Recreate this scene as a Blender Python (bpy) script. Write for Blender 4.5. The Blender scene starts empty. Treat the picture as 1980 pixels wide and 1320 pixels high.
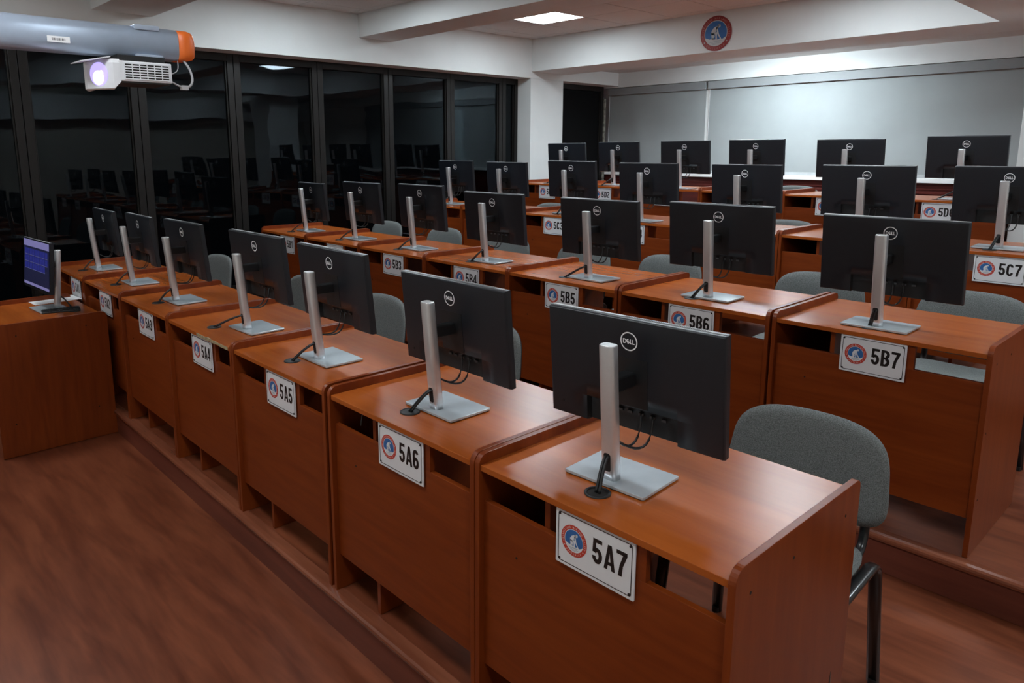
import bpy, bmesh, math, random
from mathutils import Vector, Matrix
random.seed(7)
R = math.radians
SC = bpy.context.scene
COL = SC.collection
ZO = 0.935            # height of the front row's table tops above the lowest floor

# ------------------------------------------------------------------ camera
cam_d = bpy.data.cameras.new('camera')
cam = bpy.data.objects.new('camera', cam_d)
COL.objects.link(cam)
SC.camera = cam
YAW, PITCH, ROLL = -0.8252, -0.1821, -0.003
fwd = Vector((math.sin(YAW) * math.cos(PITCH), math.cos(YAW) * math.cos(PITCH), math.sin(PITCH)))
rgt = Vector((math.cos(YAW), -math.sin(YAW), 0))
upv = rgt.cross(fwd)
r2 = math.cos(ROLL) * rgt + math.sin(ROLL) * upv
u2 = -math.sin(ROLL) * rgt + math.cos(ROLL) * upv
mw = Matrix((r2, u2, -fwd)).transposed().to_4x4()
mw.translation = Vector((6.2678, -1.4006, 0.8766 + ZO))
cam.matrix_world = mw
cam_d.sensor_fit = 'HORIZONTAL'
cam_d.sensor_width = 36
cam_d.lens = 1409.97 / 1980 * 36
cam_d.shift_x = (990 - 914.33) / 1980
cam_d.shift_y = (548.5 - 660) / 1980
cam_d.clip_start = 0.05

# ------------------------------------------------------------------ world, exposure
w = bpy.data.worlds.new('night')
SC.world = w
w.use_nodes = True
w.node_tree.nodes['Background'].inputs[0].default_value = (0.02, 0.025, 0.035, 1)
w.node_tree.nodes['Background'].inputs[1].default_value = 0.12
LIGHT = 13.0          # emission of the ceiling light panels
SC.view_settings.view_transform = 'Standard'
SC.view_settings.look = 'None'
SC.view_settings.gamma = 1
SC.view_settings.use_curve_mapping = False
SC.view_settings.exposure = 1.4

# ------------------------------------------------------------------ materials
def new_mat(name):
    m = bpy.data.materials.new(name)
    m.use_nodes = True
    nt = m.node_tree
    return m, nt, nt.nodes['Principled BSDF'], nt.nodes, nt.links

def plain(name, col, rough=.5, metal=0.0, spec=.5, coat=0.0, var=.06, vscale=25, bump=0.0, bscale=200):
    m, nt, b, N, L = new_mat(name)
    b.inputs['Roughness'].default_value = rough
    b.inputs['Metallic'].default_value = metal
    b.inputs['Specular IOR Level'].default_value = spec
    b.inputs['Coat Weight'].default_value = coat
    tc = N.new('ShaderNodeTexCoord')
    no = N.new('ShaderNodeTexNoise')
    no.inputs['Scale'].default_value = vscale
    no.inputs['Detail'].default_value = 3
    L.new(tc.outputs['Object'], no.inputs['Vector'])
    rp = N.new('ShaderNodeValToRGB')
    rp.color_ramp.elements[0].position = .3
    rp.color_ramp.elements[1].position = .7
    rp.color_ramp.elements[0].color = [c * (1 - var) for c in col] + [1]
    rp.color_ramp.elements[1].color = [min(1, c * (1 + var)) for c in col] + [1]
    L.new(no.outputs['Fac'], rp.inputs[0])
    L.new(rp.outputs[0], b.inputs['Base Color'])
    if bump > 0:
        n2 = N.new('ShaderNodeTexNoise')
        n2.inputs['Scale'].default_value = bscale
        n2.inputs['Detail'].default_value = 4
        L.new(tc.outputs['Object'], n2.inputs['Vector'])
        bp = N.new('ShaderNodeBump')
        bp.inputs['Strength'].default_value = bump
        bp.inputs['Distance'].default_value = .002
        L.new(n2.outputs['Fac'], bp.inputs['Height'])
        L.new(bp.outputs[0], b.inputs['Normal'])
    return m

def wood(name, stretch, c0, c1, rough=.27, scale=1.0, coat=.1, spec=.38, lo=.32, hi=.68):
    """cherry laminate; stretch = object-space scale, small along the grain"""
    m, nt, b, N, L = new_mat(name)
    tc = N.new('ShaderNodeTexCoord')
    oi = N.new('ShaderNodeObjectInfo')
    ad = N.new('ShaderNodeVectorMath'); ad.operation = 'ADD'
    sc = N.new('ShaderNodeVectorMath'); sc.operation = 'SCALE'
    sc.inputs[0].default_value = (7.3, 5.1, 3.7)
    L.new(oi.outputs['Random'], sc.inputs['Scale'])
    L.new(tc.outputs['Object'], ad.inputs[0]); L.new(sc.outputs[0], ad.inputs[1])
    mp = N.new('ShaderNodeMapping')
    mp.inputs['Scale'].default_value = stretch
    L.new(ad.outputs[0], mp.inputs['Vector'])
    n1 = N.new('ShaderNodeTexNoise')
    n1.inputs['Scale'].default_value = 2.2 * scale; n1.inputs['Detail'].default_value = 3
    n1.inputs['Distortion'].default_value = .6
    L.new(mp.outputs[0], n1.inputs['Vector'])
    n2 = N.new('ShaderNodeTexNoise')
    n2.inputs['Scale'].default_value = 8 * scale; n2.inputs['Detail'].default_value = 2
    L.new(mp.outputs[0], n2.inputs['Vector'])
    mx = N.new('ShaderNodeMix'); mx.data_type = 'FLOAT'
    mx.inputs[0].default_value = .22
    L.new(n1.outputs['Fac'], mx.inputs[2]); L.new(n2.outputs['Fac'], mx.inputs[3])
    rp = N.new('ShaderNodeValToRGB')
    rp.color_ramp.elements[0].position = lo; rp.color_ramp.elements[1].position = hi
    rp.color_ramp.elements[0].color = (*c0, 1); rp.color_ramp.elements[1].color = (*c1, 1)
    L.new(mx.outputs[0], rp.inputs[0])
    L.new(rp.outputs[0], b.inputs['Base Color'])
    b.inputs['Roughness'].default_value = rough
    b.inputs['Specular IOR Level'].default_value = spec
    b.inputs['Coat Weight'].default_value = coat
    b.inputs['Coat Roughness'].default_value = .25
    return m

def emit(name, col, strength):
    m, nt, b, N, L = new_mat(name)
    b.inputs['Base Color'].default_value = (*[min(1, c * .5) for c in col], 1)
    b.inputs['Emission Color'].default_value = (*col, 1)
    b.inputs['Emission Strength'].default_value = strength
    return m

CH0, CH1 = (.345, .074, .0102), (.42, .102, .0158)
M = {}
M['wood_x'] = wood('cherry_laminate_long_grain', (1.0, 11, 11), CH0, CH1)
PD0, PD1 = (.165, .0265, .0034), (.228, .0430, .0060)  # table-top cherry darkened for the panels: their shade is put into the colour
M['wood_z'] = wood('cherry_laminate_upright_grain_shaded', (11, 11, 1.0), PD0, PD1, rough=.36, coat=.05, spec=.35)
M['wood_p'] = wood('cherry_laminate_front_panel_shaded', (1.0, 11, 11), PD0, PD1, rough=.36, coat=.05, spec=.35)
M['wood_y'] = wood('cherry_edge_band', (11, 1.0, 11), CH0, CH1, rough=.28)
M['floor'] = wood('reddish_laminate_floor', (.55, 3.4, 1), (.125, .030, .0125), (.24, .068, .030), rough=.34, scale=1.5, coat=.1, lo=.36, hi=.66)
M['riser'] = wood('dark_step_riser', (.6, 6, 6), (.12, .03, .018), (.19, .052, .03), rough=.4)
M['nosing'] = wood('glossy_step_nosing', (.6, 6, 6), (.16, .045, .022), (.28, .09, .045), rough=.16, coat=.5)
M['wall'] = plain('white_wall_paint', (.70, .72, .715), .62, var=.02, vscale=4, bump=.05)
M['wall_dim'] = plain('beige_wall_paint', (.60, .57, .50), .65, var=.03, vscale=3)
M['tile'] = plain('mineral_ceiling_tile', (.66, .645, .63), .85, var=.03, vscale=60, bump=.1, bscale=350)
M['plenum'] = plain('dark_ceiling_gap', (.05, .047, .045), .9)
M['alu_dark'] = plain('dark_bronze_aluminium', (.011, .0095, .0085), .42, metal=.1, spec=.35, var=.1)
M['black_matte'] = plain('matte_black_sheet', (.004, .004, .0045), .8, spec=.12)
M['blind'] = plain('grey_blind_fabric', (.30, .32, .32), .75, var=.04, vscale=3, bump=.1, bscale=600)
M['blind_case'] = plain('grey_blind_pelmet', (.25, .26, .265), .6, var=.02)
M['rail'] = plain('grey_rail', (.42, .43, .44), .45)
M['white'] = plain('white_gloss_paint', (.82, .82, .81), .4, var=.02)
M['mahog'] = wood('dark_red_wall_panel', (.5, 5, 5), (.055, .010, .009), (.10, .02, .016), rough=.3)
M['mon'] = plain('black_textured_plastic', (.0085, .0112, .0158), .36, var=.08, vscale=40, bump=.08, bscale=900)
M['mon_dark'] = plain('black_recess_plastic', (.006, .0065, .007), .6)
M['mon_plate'] = plain('black_mount_plastic', (.009, .0098, .011), .42)
M['screen_off'] = plain('dark_glass_screen', (.006, .006, .007), .12)
M['silver'] = plain('brushed_silver', (.72, .725, .74), .34, metal=.72, var=.03)
M['base'] = plain('silver_base_plate', (.52, .58, .62), .24, metal=.4, var=.03)
M['logo'] = plain('pale_logo_print', (.93, .94, .95), .35, var=.01)
M['port'] = plain('dull_metal_port', (.07, .075, .08), .5, metal=.3)
M['rubber'] = plain('black_rubber', (.010, .010, .011), .55)
M['cable'] = plain('black_cable', (.012, .012, .013), .45)
M['cable_grey'] = plain('grey_cable', (.42, .42, .43), .5)
M['fabric'] = plain('grey_woven_fabric', (.160, .171, .166), .95, spec=.2, var=.42, vscale=330, bump=.6, bscale=420)
M['shell'] = plain('black_chair_shell', (.013, .013, .014), .45)
M['steel_black'] = plain('black_enamel_steel', (.012, .013, .014), .3, coat=.3)
M['plate'] = plain('white_acrylic_plate', (.74, .745, .76), .3, var=.01)
M['ink'] = plain('black_ink', (.012, .008, .007), .45)
M['red'] = plain('emblem_red', (.52, .045, .026), .4, var=.03)
M['blue'] = plain('emblem_blue', (.030, .13, .36), .4, var=.03)
M['emb_white'] = plain('emblem_white', (.72, .74, .76), .4, var=.02)
M['emb_grey'] = plain('emblem_grey', (.33, .36, .39), .4, var=.02)
M['emb_text'] = plain('emblem_pale_lettering', (.80, .66, .60), .4, var=.02)
M['emb_text2'] = plain('emblem_rose_lettering', (.48, .20, .17), .4, var=.02)
M['emb_white2'] = plain('emblem_stone_white', (.50, .50, .50), .4, var=.05)
M['red2'] = plain('emblem_dark_red', (.26, .014, .012), .4, var=.03)
M['blue2'] = plain('emblem_deep_blue', (.016, .11, .33), .4, var=.03)
M['orange'] = plain('orange_end_cap', (.86, .17, .025), .4, var=.02)
M['boom'] = plain('silver_boom_paint', (.46, .54, .66), .34, metal=.3, var=.03)
M['proj'] = plain('white_projector_plastic', (.78, .79, .82), .38, var=.02)
M['paper'] = plain('white_paper', (.85, .86, .88), .7, var=.02)
M['key'] = plain('black_keyboard_plastic', (.015, .015, .016), .4)
M['chip'] = plain('chipped_particle_board', (.34, .27, .15), .9, var=.35, vscale=60)
M['screw'] = plain('steel_screw', (.45, .44, .42), .3, metal=.9)
M['hole'] = plain('dark_dowel_hole', (.008, .006, .005), .8)
M['light'] = emit('lit_panel_diffuser', (.83, .935, 1.0), LIGHT)
M['light_front'] = emit('dimmed_panel_diffuser', (.90, .96, 1.0), LIGHT*.85)
M['light_rear'] = emit('lit_rear_panel_diffuser', (.80, .93, 1.0), LIGHT*2.4)
M['lens'] = emit('projector_lens_glow', (.40, .33, 1.0), .55)
M['lens_core'] = emit('projector_lens_core', (.95, .93, 1.0), 1.6)
M['scr_navy'] = emit('screen_navy', (.010, .012, .045), .22)
M['scr_blue'] = emit('screen_blue', (.020, .026, .22), .2)
M['scr_lav'] = emit('screen_lavender', (.17, .16, .36), .28)
M['scr_line'] = emit('screen_pale_line', (.12, .13, .32), .25)
M['brickish'] = plain('mottled_outside_strip', (.20, .19, .16), .7, var=.75, vscale=22)

def glass(name):
    m, nt, b, N, L = new_mat(name)
    N.remove(b)
    out = N['Material Output']
    tr = N.new('ShaderNodeBsdfTransparent'); tr.inputs[0].default_value = (.30, .32, .32, 1)
    gl = N.new('ShaderNodeBsdfGlossy'); gl.inputs['Roughness'].default_value = .015
    gl.inputs['Color'].default_value = (.50, .57, .62, 1)
    fr = N.new('ShaderNodeFresnel'); fr.inputs['IOR'].default_value = 1.5
    tc = N.new('ShaderNodeTexCoord')
    no = N.new('ShaderNodeTexNoise'); no.inputs['Scale'].default_value = 1.1
    L.new(tc.outputs['Object'], no.inputs['Vector'])
    bp = N.new('ShaderNodeBump'); bp.inputs['Strength'].default_value = .25; bp.inputs['Distance'].default_value = .02
    L.new(no.outputs['Fac'], bp.inputs['Height'])
    L.new(bp.outputs[0], gl.inputs['Normal'])
    mx = N.new('ShaderNodeMixShader')
    L.new(fr.outputs[0], mx.inputs[0]); L.new(tr.outputs[0], mx.inputs[1]); L.new(gl.outputs[0], mx.inputs[2])
    L.new(mx.outputs[0], out.inputs['Surface'])
    return m
M['glass'] = glass('night_window_glass')

# ------------------------------------------------------------------ mesh helpers
def box(bm, x0, x1, y0, y1, z0, z1, mi=0):
    v = [bm.verts.new(c) for c in ((x0,y0,z0),(x1,y0,z0),(x1,y1,z0),(x0,y1,z0),(x0,y0,z1),(x1,y0,z1),(x1,y1,z1),(x0,y1,z1))]
    for f in ((0,3,2,1),(4,5,6,7),(0,1,5,4),(1,2,6,5),(2,3,7,6),(3,0,4,7)):
        fc = bm.faces.new([v[i] for i in f]); fc.material_index = mi
    return v

def prism(bm, poly, a, b, axis='x', mi=0, smooth=False):
    """poly = list of 2D points; extruded from a to b along axis"""
    def P(u, v, t):
        return {'x': (t, u, v), 'y': (u, t, v), 'z': (u, v, t)}[axis]
    A = [bm.verts.new(P(u, v, a)) for u, v in poly]
    B = [bm.verts.new(P(u, v, b)) for u, v in poly]
    n = len(poly)
    fs = [bm.faces.new(A[::-1]), bm.faces.new(B)]
    for i in range(n):
        j = (i + 1) % n
        f = bm.faces.new((A[i], A[j], B[j], B[i])); f.smooth = smooth
        fs.append(f)
    for f in fs: f.material_index = mi

def flat(bm, poly, y, mi=0):
    """a flat polygon in the x-z plane facing -y"""
    f = bm.faces.new([bm.verts.new((x, y, z)) for x, z in poly])
    f.material_index = mi
    f.normal_update()
    if f.normal.y > 0: f.normal_flip()
    return f

def tube(bm, pts, r, seg=8, mi=0, ry=None):
    """round (or oval) tube along a polyline"""
    pts = [Vector(p) for p in pts]
    rings = []
    ref = Vector((0, 0, 1))
    for i, p in enumerate(pts):
        t = (pts[min(i + 1, len(pts) - 1)] - pts[max(i - 1, 0)]).normalized()
        rf = ref if abs(t.dot(ref)) < .95 else Vector((1, 0, 0))
        if ry is not None: rf = Vector((1, 0, 0))
        s = t.cross(rf).normalized(); u = s.cross(t).normalized()
        rr = r[i] if isinstance(r, (list, tuple)) else r
        q = ry if ry is not None else rr
        rings.append([bm.verts.new(p + s * (math.cos(2*math.pi*k/seg) * rr) + u * (math.sin(2*math.pi*k/seg) * q)) for k in range(seg)])
    for a, b in zip(rings, rings[1:]):
        for k in range(seg):
            f = bm.faces.new((a[k], a[(k+1) % seg], b[(k+1) % seg], b[k])); f.smooth = True; f.material_index = mi
    for rg in (rings[0], rings[-1]):
        f = bm.faces.new(rg); f.material_index = mi

def bez(p0, p1, p2, p3, n=10):
    p0, p1, p2, p3 = map(Vector, (p0, p1, p2, p3))
    return [(1-t)**3*p0 + 3*(1-t)**2*t*p1 + 3*(1-t)*t*t*p2 + t**3*p3 for t in [i/n for i in range(n+1)]]

def disc_poly(cx, cz, r, n=24, rz=None):
    rz = rz or r
    return [(cx + r*math.cos(2*math.pi*k/n), cz + rz*math.sin(2*math.pi*k/n)) for k in range(n)]

def annulus(bm, cx, cz, r0, r1, y, n=36, mi=0):
    a = [bm.verts.new((x, y, z)) for x, z in disc_poly(cx, cz, r0, n)]
    b = [bm.verts.new((x, y, z)) for x, z in disc_poly(cx, cz, r1, n)]
    for k in range(n):
        j = (k+1) % n
        f = bm.faces.new((a[k], a[j], b[j], b[k])); f.material_index = mi

def mesh(name, bm, mats, bevel=0.0, smooth_angle=None):
    bmesh.ops.recalc_face_normals(bm, faces=bm.faces)
    if bevel > 0:
        bmesh.ops.bevel(bm, geom=[e for e in bm.edges if len(e.link_faces) == 2 and e.calc_face_angle(0) > .5],
                        offset=bevel, segments=2, affect='EDGES', profile=.6)
    me = bpy.data.meshes.new(name)
    bm.to_mesh(me); bm.free()
    for m in (mats if isinstance(mats, (list, tuple)) else [mats]):
        me.materials.append(M[m] if isinstance(m, str) else m)
    return me

def obj(name, me, parent=None, loc=(0,0,0), rot=(0,0,0), scale=None, label=None):
    o = bpy.data.objects.new(name, me)
    COL.objects.link(o)
    o.parent = parent
    o.location = loc; o.rotation_euler = rot
    if scale: o.scale = scale
    if label: o['label'] = label
    return o

def mobj(name, bm, mats, parent=None, bevel=0.0, **k):
    return obj(name, mesh(name, bm, mats, bevel), parent, **k)

def bx(name, c, mats, parent=None, bevel=0.0, **k):
    bm = bmesh.new(); box(bm, *c)
    return mobj(name, bm, mats, parent, bevel, **k)

def tag(o, label, cat, group=None, kind=None):
    o['label'] = label; o['category'] = cat
    if group: o['group'] = group
    if kind: o['kind'] = kind
    return o

def thing(name, label, cat, loc=(0,0,0), rotz=0, group=None):
    o = bpy.data.objects.new(name, None)
    o.empty_display_size = .1
    COL.objects.link(o)
    o.location = loc; o.rotation_euler = (0, 0, rotz)
    return tag(o, label, cat, group)

def struct(o, label, cat):
    return tag(o, label, cat, kind='structure')

GLY = {}
def glyph(txt, size=1.0, offset=0.0):
    """mesh data (verts, faces) of a word in the built-in font, x right, y up"""
    key = (txt, size, offset)
    if key in GLY: return GLY[key]
    cu = bpy.data.curves.new('lettering', 'FONT')
    cu.body = txt; cu.size = size; cu.offset = offset; cu.resolution_u = 3
    cu.fill_mode = 'FRONT'
    o = bpy.data.objects.new('lettering', cu); COL.objects.link(o)
    dg = bpy.context.evaluated_depsgraph_get()
    me = bpy.data.meshes.new_from_object(o.evaluated_get(dg))
    vs = [v.co.copy() for v in me.vertices]; fs = [tuple(p.vertices) for p in me.polygons]
    bpy.data.objects.remove(o); bpy.data.curves.remove(cu); bpy.data.meshes.remove(me)
    GLY[key] = (vs, fs)
    return GLY[key]

def put_glyph(bm, txt, fn, y, mi=0, offset=0.0):
    """fn maps glyph (u, v) to (x, z)"""
    vs, fs = glyph(txt, 1.0, offset)
    nv = []
    for v in vs:
        x, z = fn(v.x, v.y); nv.append(bm.verts.new((x, y, z)))
    for f in fs:
        try:
            fc = bm.faces.new([nv[i] for i in f]); fc.material_index = mi
        except ValueError: pass

def text_bounds(txt, offset=0.0):
    vs, _ = glyph(txt, 1.0, offset)
    xs = [v.x for v in vs]; ys = [v.y for v in vs]
    return min(xs), max(xs), min(ys), max(ys)

# =================================================================== ROOM
XW, XB, XR = -0.56, -0.30, 8.2           # window plane, face of the window beam, right wall
YF, YR = -2.3, 7.543                     # front wall, bulkhead over the blinds
ZC = 2.243 + ZO                          # suspended ceiling
ZT = dict(A=ZO, B=.1552 + ZO, C=.3106 + ZO, D=.4829 + ZO)     # table tops
TH = .78
ZP = {k: v - TH for k, v in ZT.items()}   # platforms
ROW = dict(A=(0.0, 0.0, -.0151, .806), B=(.0198, 1.719, -.0141, .8104), C=(.0603, 3.445, -.010, .8062), D=(.1458, 5.0, -.001, .8073))

def slab(name, y0, a, z0, z1, label, y1=7.75):
    bm = bmesh.new()
    prism(bm, [(XW-.2, y0 + a*(XW-.2)), (XR, y0 + a*XR), (XR, y1), (XW-.2, y1)], z0, z1, 'z')
    return struct(mobj(name, bm, ['floor']), label, 'floor')

struct(bx('floor', (XW-.2, XR, YF, 0.2, -.1, 0), 'floor'), 'reddish brown wood floor at the front of the room', 'floor')
NOSE = dict(A=(-.024, -.0148), B=(1.660, -.0141), C=(3.385, -.010), D=(4.940, -.001))
prev = 0.0
tier_txt = dict(A='lowest step of the tiered floor under the front desk row', B='second floor step carrying the second desk row',
                C='third floor step carrying the third desk row', D='highest floor step carrying the rear desk row')
for i, k in enumerate('ABCD'):
    y0, a = NOSE[k]
    slab('floor', y0 + .012, a, prev - .08, ZP[k] - .002, tier_txt[k])
    # riser board and glossy nosing
    bm = bmesh.new()
    prism(bm, [(XW, y0 + a*XW), (XR, y0 + a*XR), (XR, y0 + .0125 + a*XR), (XW, y0 + .0125 + a*XW)], prev, ZP[k] - .022, 'z')
    t = struct(mobj('trim_%d' % (2*i+1), bm, 'riser'), 'dark wooden riser board of the ' + ('lowest', 'second', 'third', 'highest')[i] + ' floor step', 'riser')
    bm = bmesh.new()
    L = math.hypot(XR - XW, a*(XR - XW))
    prof = [(-.010, -.024), (.012, -.024), (.045, -.0015), (.045, .001), (.012, .002), (-.004, .0), (-.011, -.006), (-.013, -.014)]
    prism(bm, prof, 0, L, 'x', smooth=False)
    t = struct(mobj('trim_%d' % (2*i+2), bm, 'nosing', loc=(XW, y0 + a*XW, ZP[k]), rot=(0, 0, math.atan(a))),
               'glossy rounded nosing along the edge of the ' + ('lowest', 'second', 'third', 'highest')[i] + ' floor step', 'nosing')
    prev = ZP[k]

# ---- ceiling: dark backing with single tiles in the bays between the beams
bm = bmesh.new(); box(bm, XW-.2, XR, YF, 6.34, ZC+.014, ZC+.10)
ceil = struct(mobj('ceiling', bm, 'plenum'), 'suspended ceiling of pale mineral tiles between the beams', 'ceiling')
LIGHTS = [(.552, 1.766), (3.552, 1.766), (.552, 4.35), (3.552, 4.35), (6.552, 1.766), (6.552, 4.35), (.552, -1.43), (3.552, -1.43), (6.552, -1.43)]
tile_cache = {}
def tile(x0, x1, y0, y1):
    key = (round(x1-x0, 3), round(y1-y0, 3))
    if key not in tile_cache:
        bm = bmesh.new(); box(bm, .0045, key[0]-.0045, .0045, key[1]-.0045, 0, .012)
        tile_cache[key] = mesh('ceiling_tile', bm, 'tile')
    obj('ceiling_tile', tile_cache[key], ceil, loc=(x0, y0, ZC))
def bay(y0, y1, ylines):
    ys = [y0] + [y for y in ylines if y0 + .02 < y < y1 - .02] + [y1]
    xs = [XB] + [-.048 + .6*k for k in range(14) if -.048 + .6*k < XR - .05] + [XR]
    for a, b in zip(xs, xs[1:]):
        for c, d in zip(ys, ys[1:]):
            if any(abs(a - lx) < .05 and abs(c - ly) < .05 for lx, ly in LIGHTS): continue
            tile(a, b, c, d)
bay(YF, .52, [-2.03 + .6*k for k in range(5)])
bay(1.0, 3.07, [1.166, 1.766, 2.366, 2.966])
bay(3.51, 5.695, [3.75, 4.35, 4.95, 5.55])
# lowered ceiling over the blinds
RL = (1.95, 2.85, 6.38, 6.70)
bm = bmesh.new()
zc3 = 1.95 + ZO
for c in ((XW, RL[0], 6.34, YR), (RL[1], XR, 6.34, YR), (RL[0], RL[1], 6.34, RL[2]), (RL[0], RL[1], RL[3], YR)):
    box(bm, *c, zc3, zc3 + .06)
struct(mobj('ceiling', bm, 'tile'), 'lower strip of ceiling above the grey roller blinds', 'ceiling')

# ---- beams, columns, walls
def beam(c, label): return struct(bx('beam', c, 'wall', bevel=.004), label, 'beam')
beam((XW-.2, XB, YF, YR, 1.77+ZO, ZC+.05), 'white beam running above the dark windows')
beam((XB, XR, .52, 1.0, 1.985+ZO, ZC+.05), 'white ceiling beam nearest the projector')
beam((XB, XR, 3.07, 3.51, 2.015+ZO, ZC+.05), 'white ceiling beam crossing the middle of the room')
beam((XB, XR, 5.695, 6.34, 1.85+ZO, ZC+.05), 'deep white ceiling beam carrying the round emblem')
beam((4.70, 5.35, YF, 5.695, 1.835+ZO, ZC+.05), 'wide beam along the ceiling at the upper right corner')
beam((XW-.02, XR, YR, 7.75, 1.75+ZO, ZC+.05), 'white bulkhead above the grey roller blinds')
beam((7.9, XR+.05, YF, 7.7, 1.50+ZO, 1.92+ZO), 'white box beam along the beige side wall opposite the windows')
struct(bx('column', (XW-.2, XB, 5.685, 6.32, 0.2, 1.77+ZO), 'wall', bevel=.004), 'white square column in the corner beyond the dark windows', 'column')
struct(bx('column', (5.03, 5.62, 5.02, 5.66, ZP['D'], 1.835+ZO), 'wall', bevel=.004), 'white column at the right edge beside the rear desks', 'column')
struct(bx('wall_rear', (XW-.3, XR+.1, 7.66, 7.80, 0, ZC), 'white'), 'white rear wall behind the grey roller blinds', 'wall')
struct(bx('wall_right', (XR, XR+.12, YF, 7.8, 0, ZC), 'wall_dim'), 'beige side wall opposite the windows', 'wall')
struct(bx('wall_front', (XW-.3, XR+.1, YF-.12, YF, 0, ZC), 'wall_dim'), 'beige front wall of the classroom', 'wall')
# low dark wall under the windows
ZS = -.50 + ZO
struct(bx('wall_left', (XW-.12, XW+.02, YF, 7.66, 0, ZS), 'alu_dark'), 'low dark wall below the windows', 'wall')

# ---- window wall
ym = [-2.67, -1.77, -.87, .012, .905, 1.795, 2.70, 3.60, 4.52, 5.40]
wn = 1
def window(y0, y1, label, panemat='glass', fw=.062):
    global wn
    z0, z1 = ZS, 1.77 + ZO
    bm = bmesh.new()
    d0, d1 = XW - .05, XW + .035
    box(bm, d0, d1, y0 + .003, y0 + fw, z0, z1)
    box(bm, d0, d1, y1 - fw, y1 - .003, z0, z1)
    box(bm, d0, d1, y0 + fw, y1 - fw, z0, z0 + fw)
    box(bm, d0, d1, y0 + fw, y1 - fw, z1 - .07, z1)
    # inner rebate
    e = .014
    for c in ((y0+fw, y0+fw+e, z0+fw, z1-.07), (y1-fw-e, y1-fw, z0+fw, z1-.07)):
        box(bm, XW-.02, XW+.018, *c)
    o = struct(mobj('window_%d' % wn, bm, 'alu_dark', bevel=.003), label, 'window')
    bm = bmesh.new(); box(bm, XW - .006, XW, y0 + fw, y1 - fw, z0 + fw, z1 - .07)
    mobj('pane', bm, panemat, o)
    wn += 1
    return o
names = ['outside the left edge of view, last', 'outside the left edge of view', 'at the far left behind the projector boom', 'behind the white projector', 'just right of the white projector',
         'third from the white projector', 'above the second desk row', 'fifth from the projector with pale reflections', 'narrow, next to the white column']
for i in range(len(ym) - 1):
    y1 = ym[i+1]
    window(max(ym[i], YF + .01), y1, 'tall dark night window ' + names[i], )
window(5.40, 5.683, 'slim dark window strip touching the white column')
window(6.322, 7.50, 'black covered window between column and grey blind', 'black_matte')
struct(bx('trim_9', (XW-.03, XW+.05, 7.50, 7.54, ZS, 1.60+ZO), 'brickish'), 'thin mottled strip at the left end of the grey blind', 'trim')

# ---- rear sill and dark panelling
struct(bx('trim_10', (XW, XR, 7.56, 7.66, .505+ZO, .555+ZO), 'white', bevel=.006), 'white window sill under the grey blinds', 'sill')
bm = bmesh.new()
box(bm, XW, XR, 7.615, 7.66, 0, .505+ZO)
box(bm, XW, XR, 7.60, 7.617, .485+ZO, .505+ZO)
box(bm, XW, XR, 7.605, 7.617, .432+ZO, .447+ZO)
box(bm, XW, XR, 7.600, 7.617, .385+ZO, .405+ZO)
struct(mobj('trim_11', bm, 'mahog'), 'dark red wood panelling with mouldings below the window sill', 'panelling')

struct(bx('trim_12', (1.070, 1.131, 7.612, 7.66, .555+ZO, 1.745+ZO), 'white'), 'bright white post in the gap between the grey blinds', 'trim')
# ---- roller blinds
def blind(x0, x1, label):
    t = thing('roller_blind', label, 'blind', ((x0+x1)/2, 7.60, .56+ZO))
    hw = (x1-x0)/2; zt = 1.745 - .56
    bm = bmesh.new(); box(bm, -hw-.005, hw+.005, -.045, .03, zt-.10, zt)
    mobj('pelmet', bm, 'blind_case', t, bevel=.004)
    bm = bmesh.new()
    nx, nz = 64, 24
    V = []
    for j in range(nz+1):
        row = []
        for i in range(nx+1):
            u = i/nx; v = j/nz
            xx = -hw + 2*hw*u; zz = .01 + (zt-.11)*v
            wv = .006*math.sin(3.1*xx + 1.5*v) * (1-v) + .005*math.sin(9*(xx - .35*(1-v)*1.2) + 2) * math.exp(-((xx+hw-.35-.25*(1-v))/.25)**2)
            wv += .004*math.sin(7*xx + 3*v) * (1-v)*u
            row.append(bm.verts.new((xx, wv, zz)))
        V.append(row)
    for j in range(nz):
        for i in range(nx):
            f = bm.faces.new((V[j][i], V[j][i+1], V[j+1][i+1], V[j+1][i])); f.smooth = True
    mobj('fabric', bm, 'blind', t)
    bm = bmesh.new(); box(bm, -hw, hw, -.014, .012, -.004, .032)
    mobj('bottom_bar', bm, 'rail', t, bevel=.004)
    bm = bmesh.new(); tube(bm, [(-hw+.02, -.03, zt-.1), (-hw+.022, -.032, .5), (-hw+.02, -.03, .1)], .003, 6)
    mobj('chain', bm, 'white', t)
    return t
blind(-.49, 1.078, 'short grey roller blind left of the bright white gap')
blind(1.123, 5.6, 'wide grey roller blind right of the bright white gap')

# ---- ceiling light panels
def panel(x0, y0, z, label, mat='light', drop=0.0):
    t = thing('ceiling_light', label, 'light', (x0+.3, y0+.3, z), group='square ceiling light panels')
    bm = bmesh.new()
    for c in ((-.3, .3, -.3, -.285), (-.3, .3, .285, .3), (-.3, -.285, -.285, .285), (.285, .3, -.285, .285)):
        box(bm, *c, -.002, .03)
    mobj('frame', bm, 'white', t)
    bm = bmesh.new(); box(bm, -.285, .285, -.285, .285, .004 - drop, .02)
    mobj('diffuser', bm, mat, t)
    return t
panel(*LIGHTS[2], ZC, 'lit square ceiling panel seen left of the round emblem')
panel(*LIGHTS[0], ZC, 'lit square ceiling panel in the bay above the second row, near the windows')
panel(*LIGHTS[1], ZC, 'lit square ceiling panel in the bay above the second row, away from the windows')
panel(*LIGHTS[3], ZC, 'lit square ceiling panel in the emblem bay, away from the windows')
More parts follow.
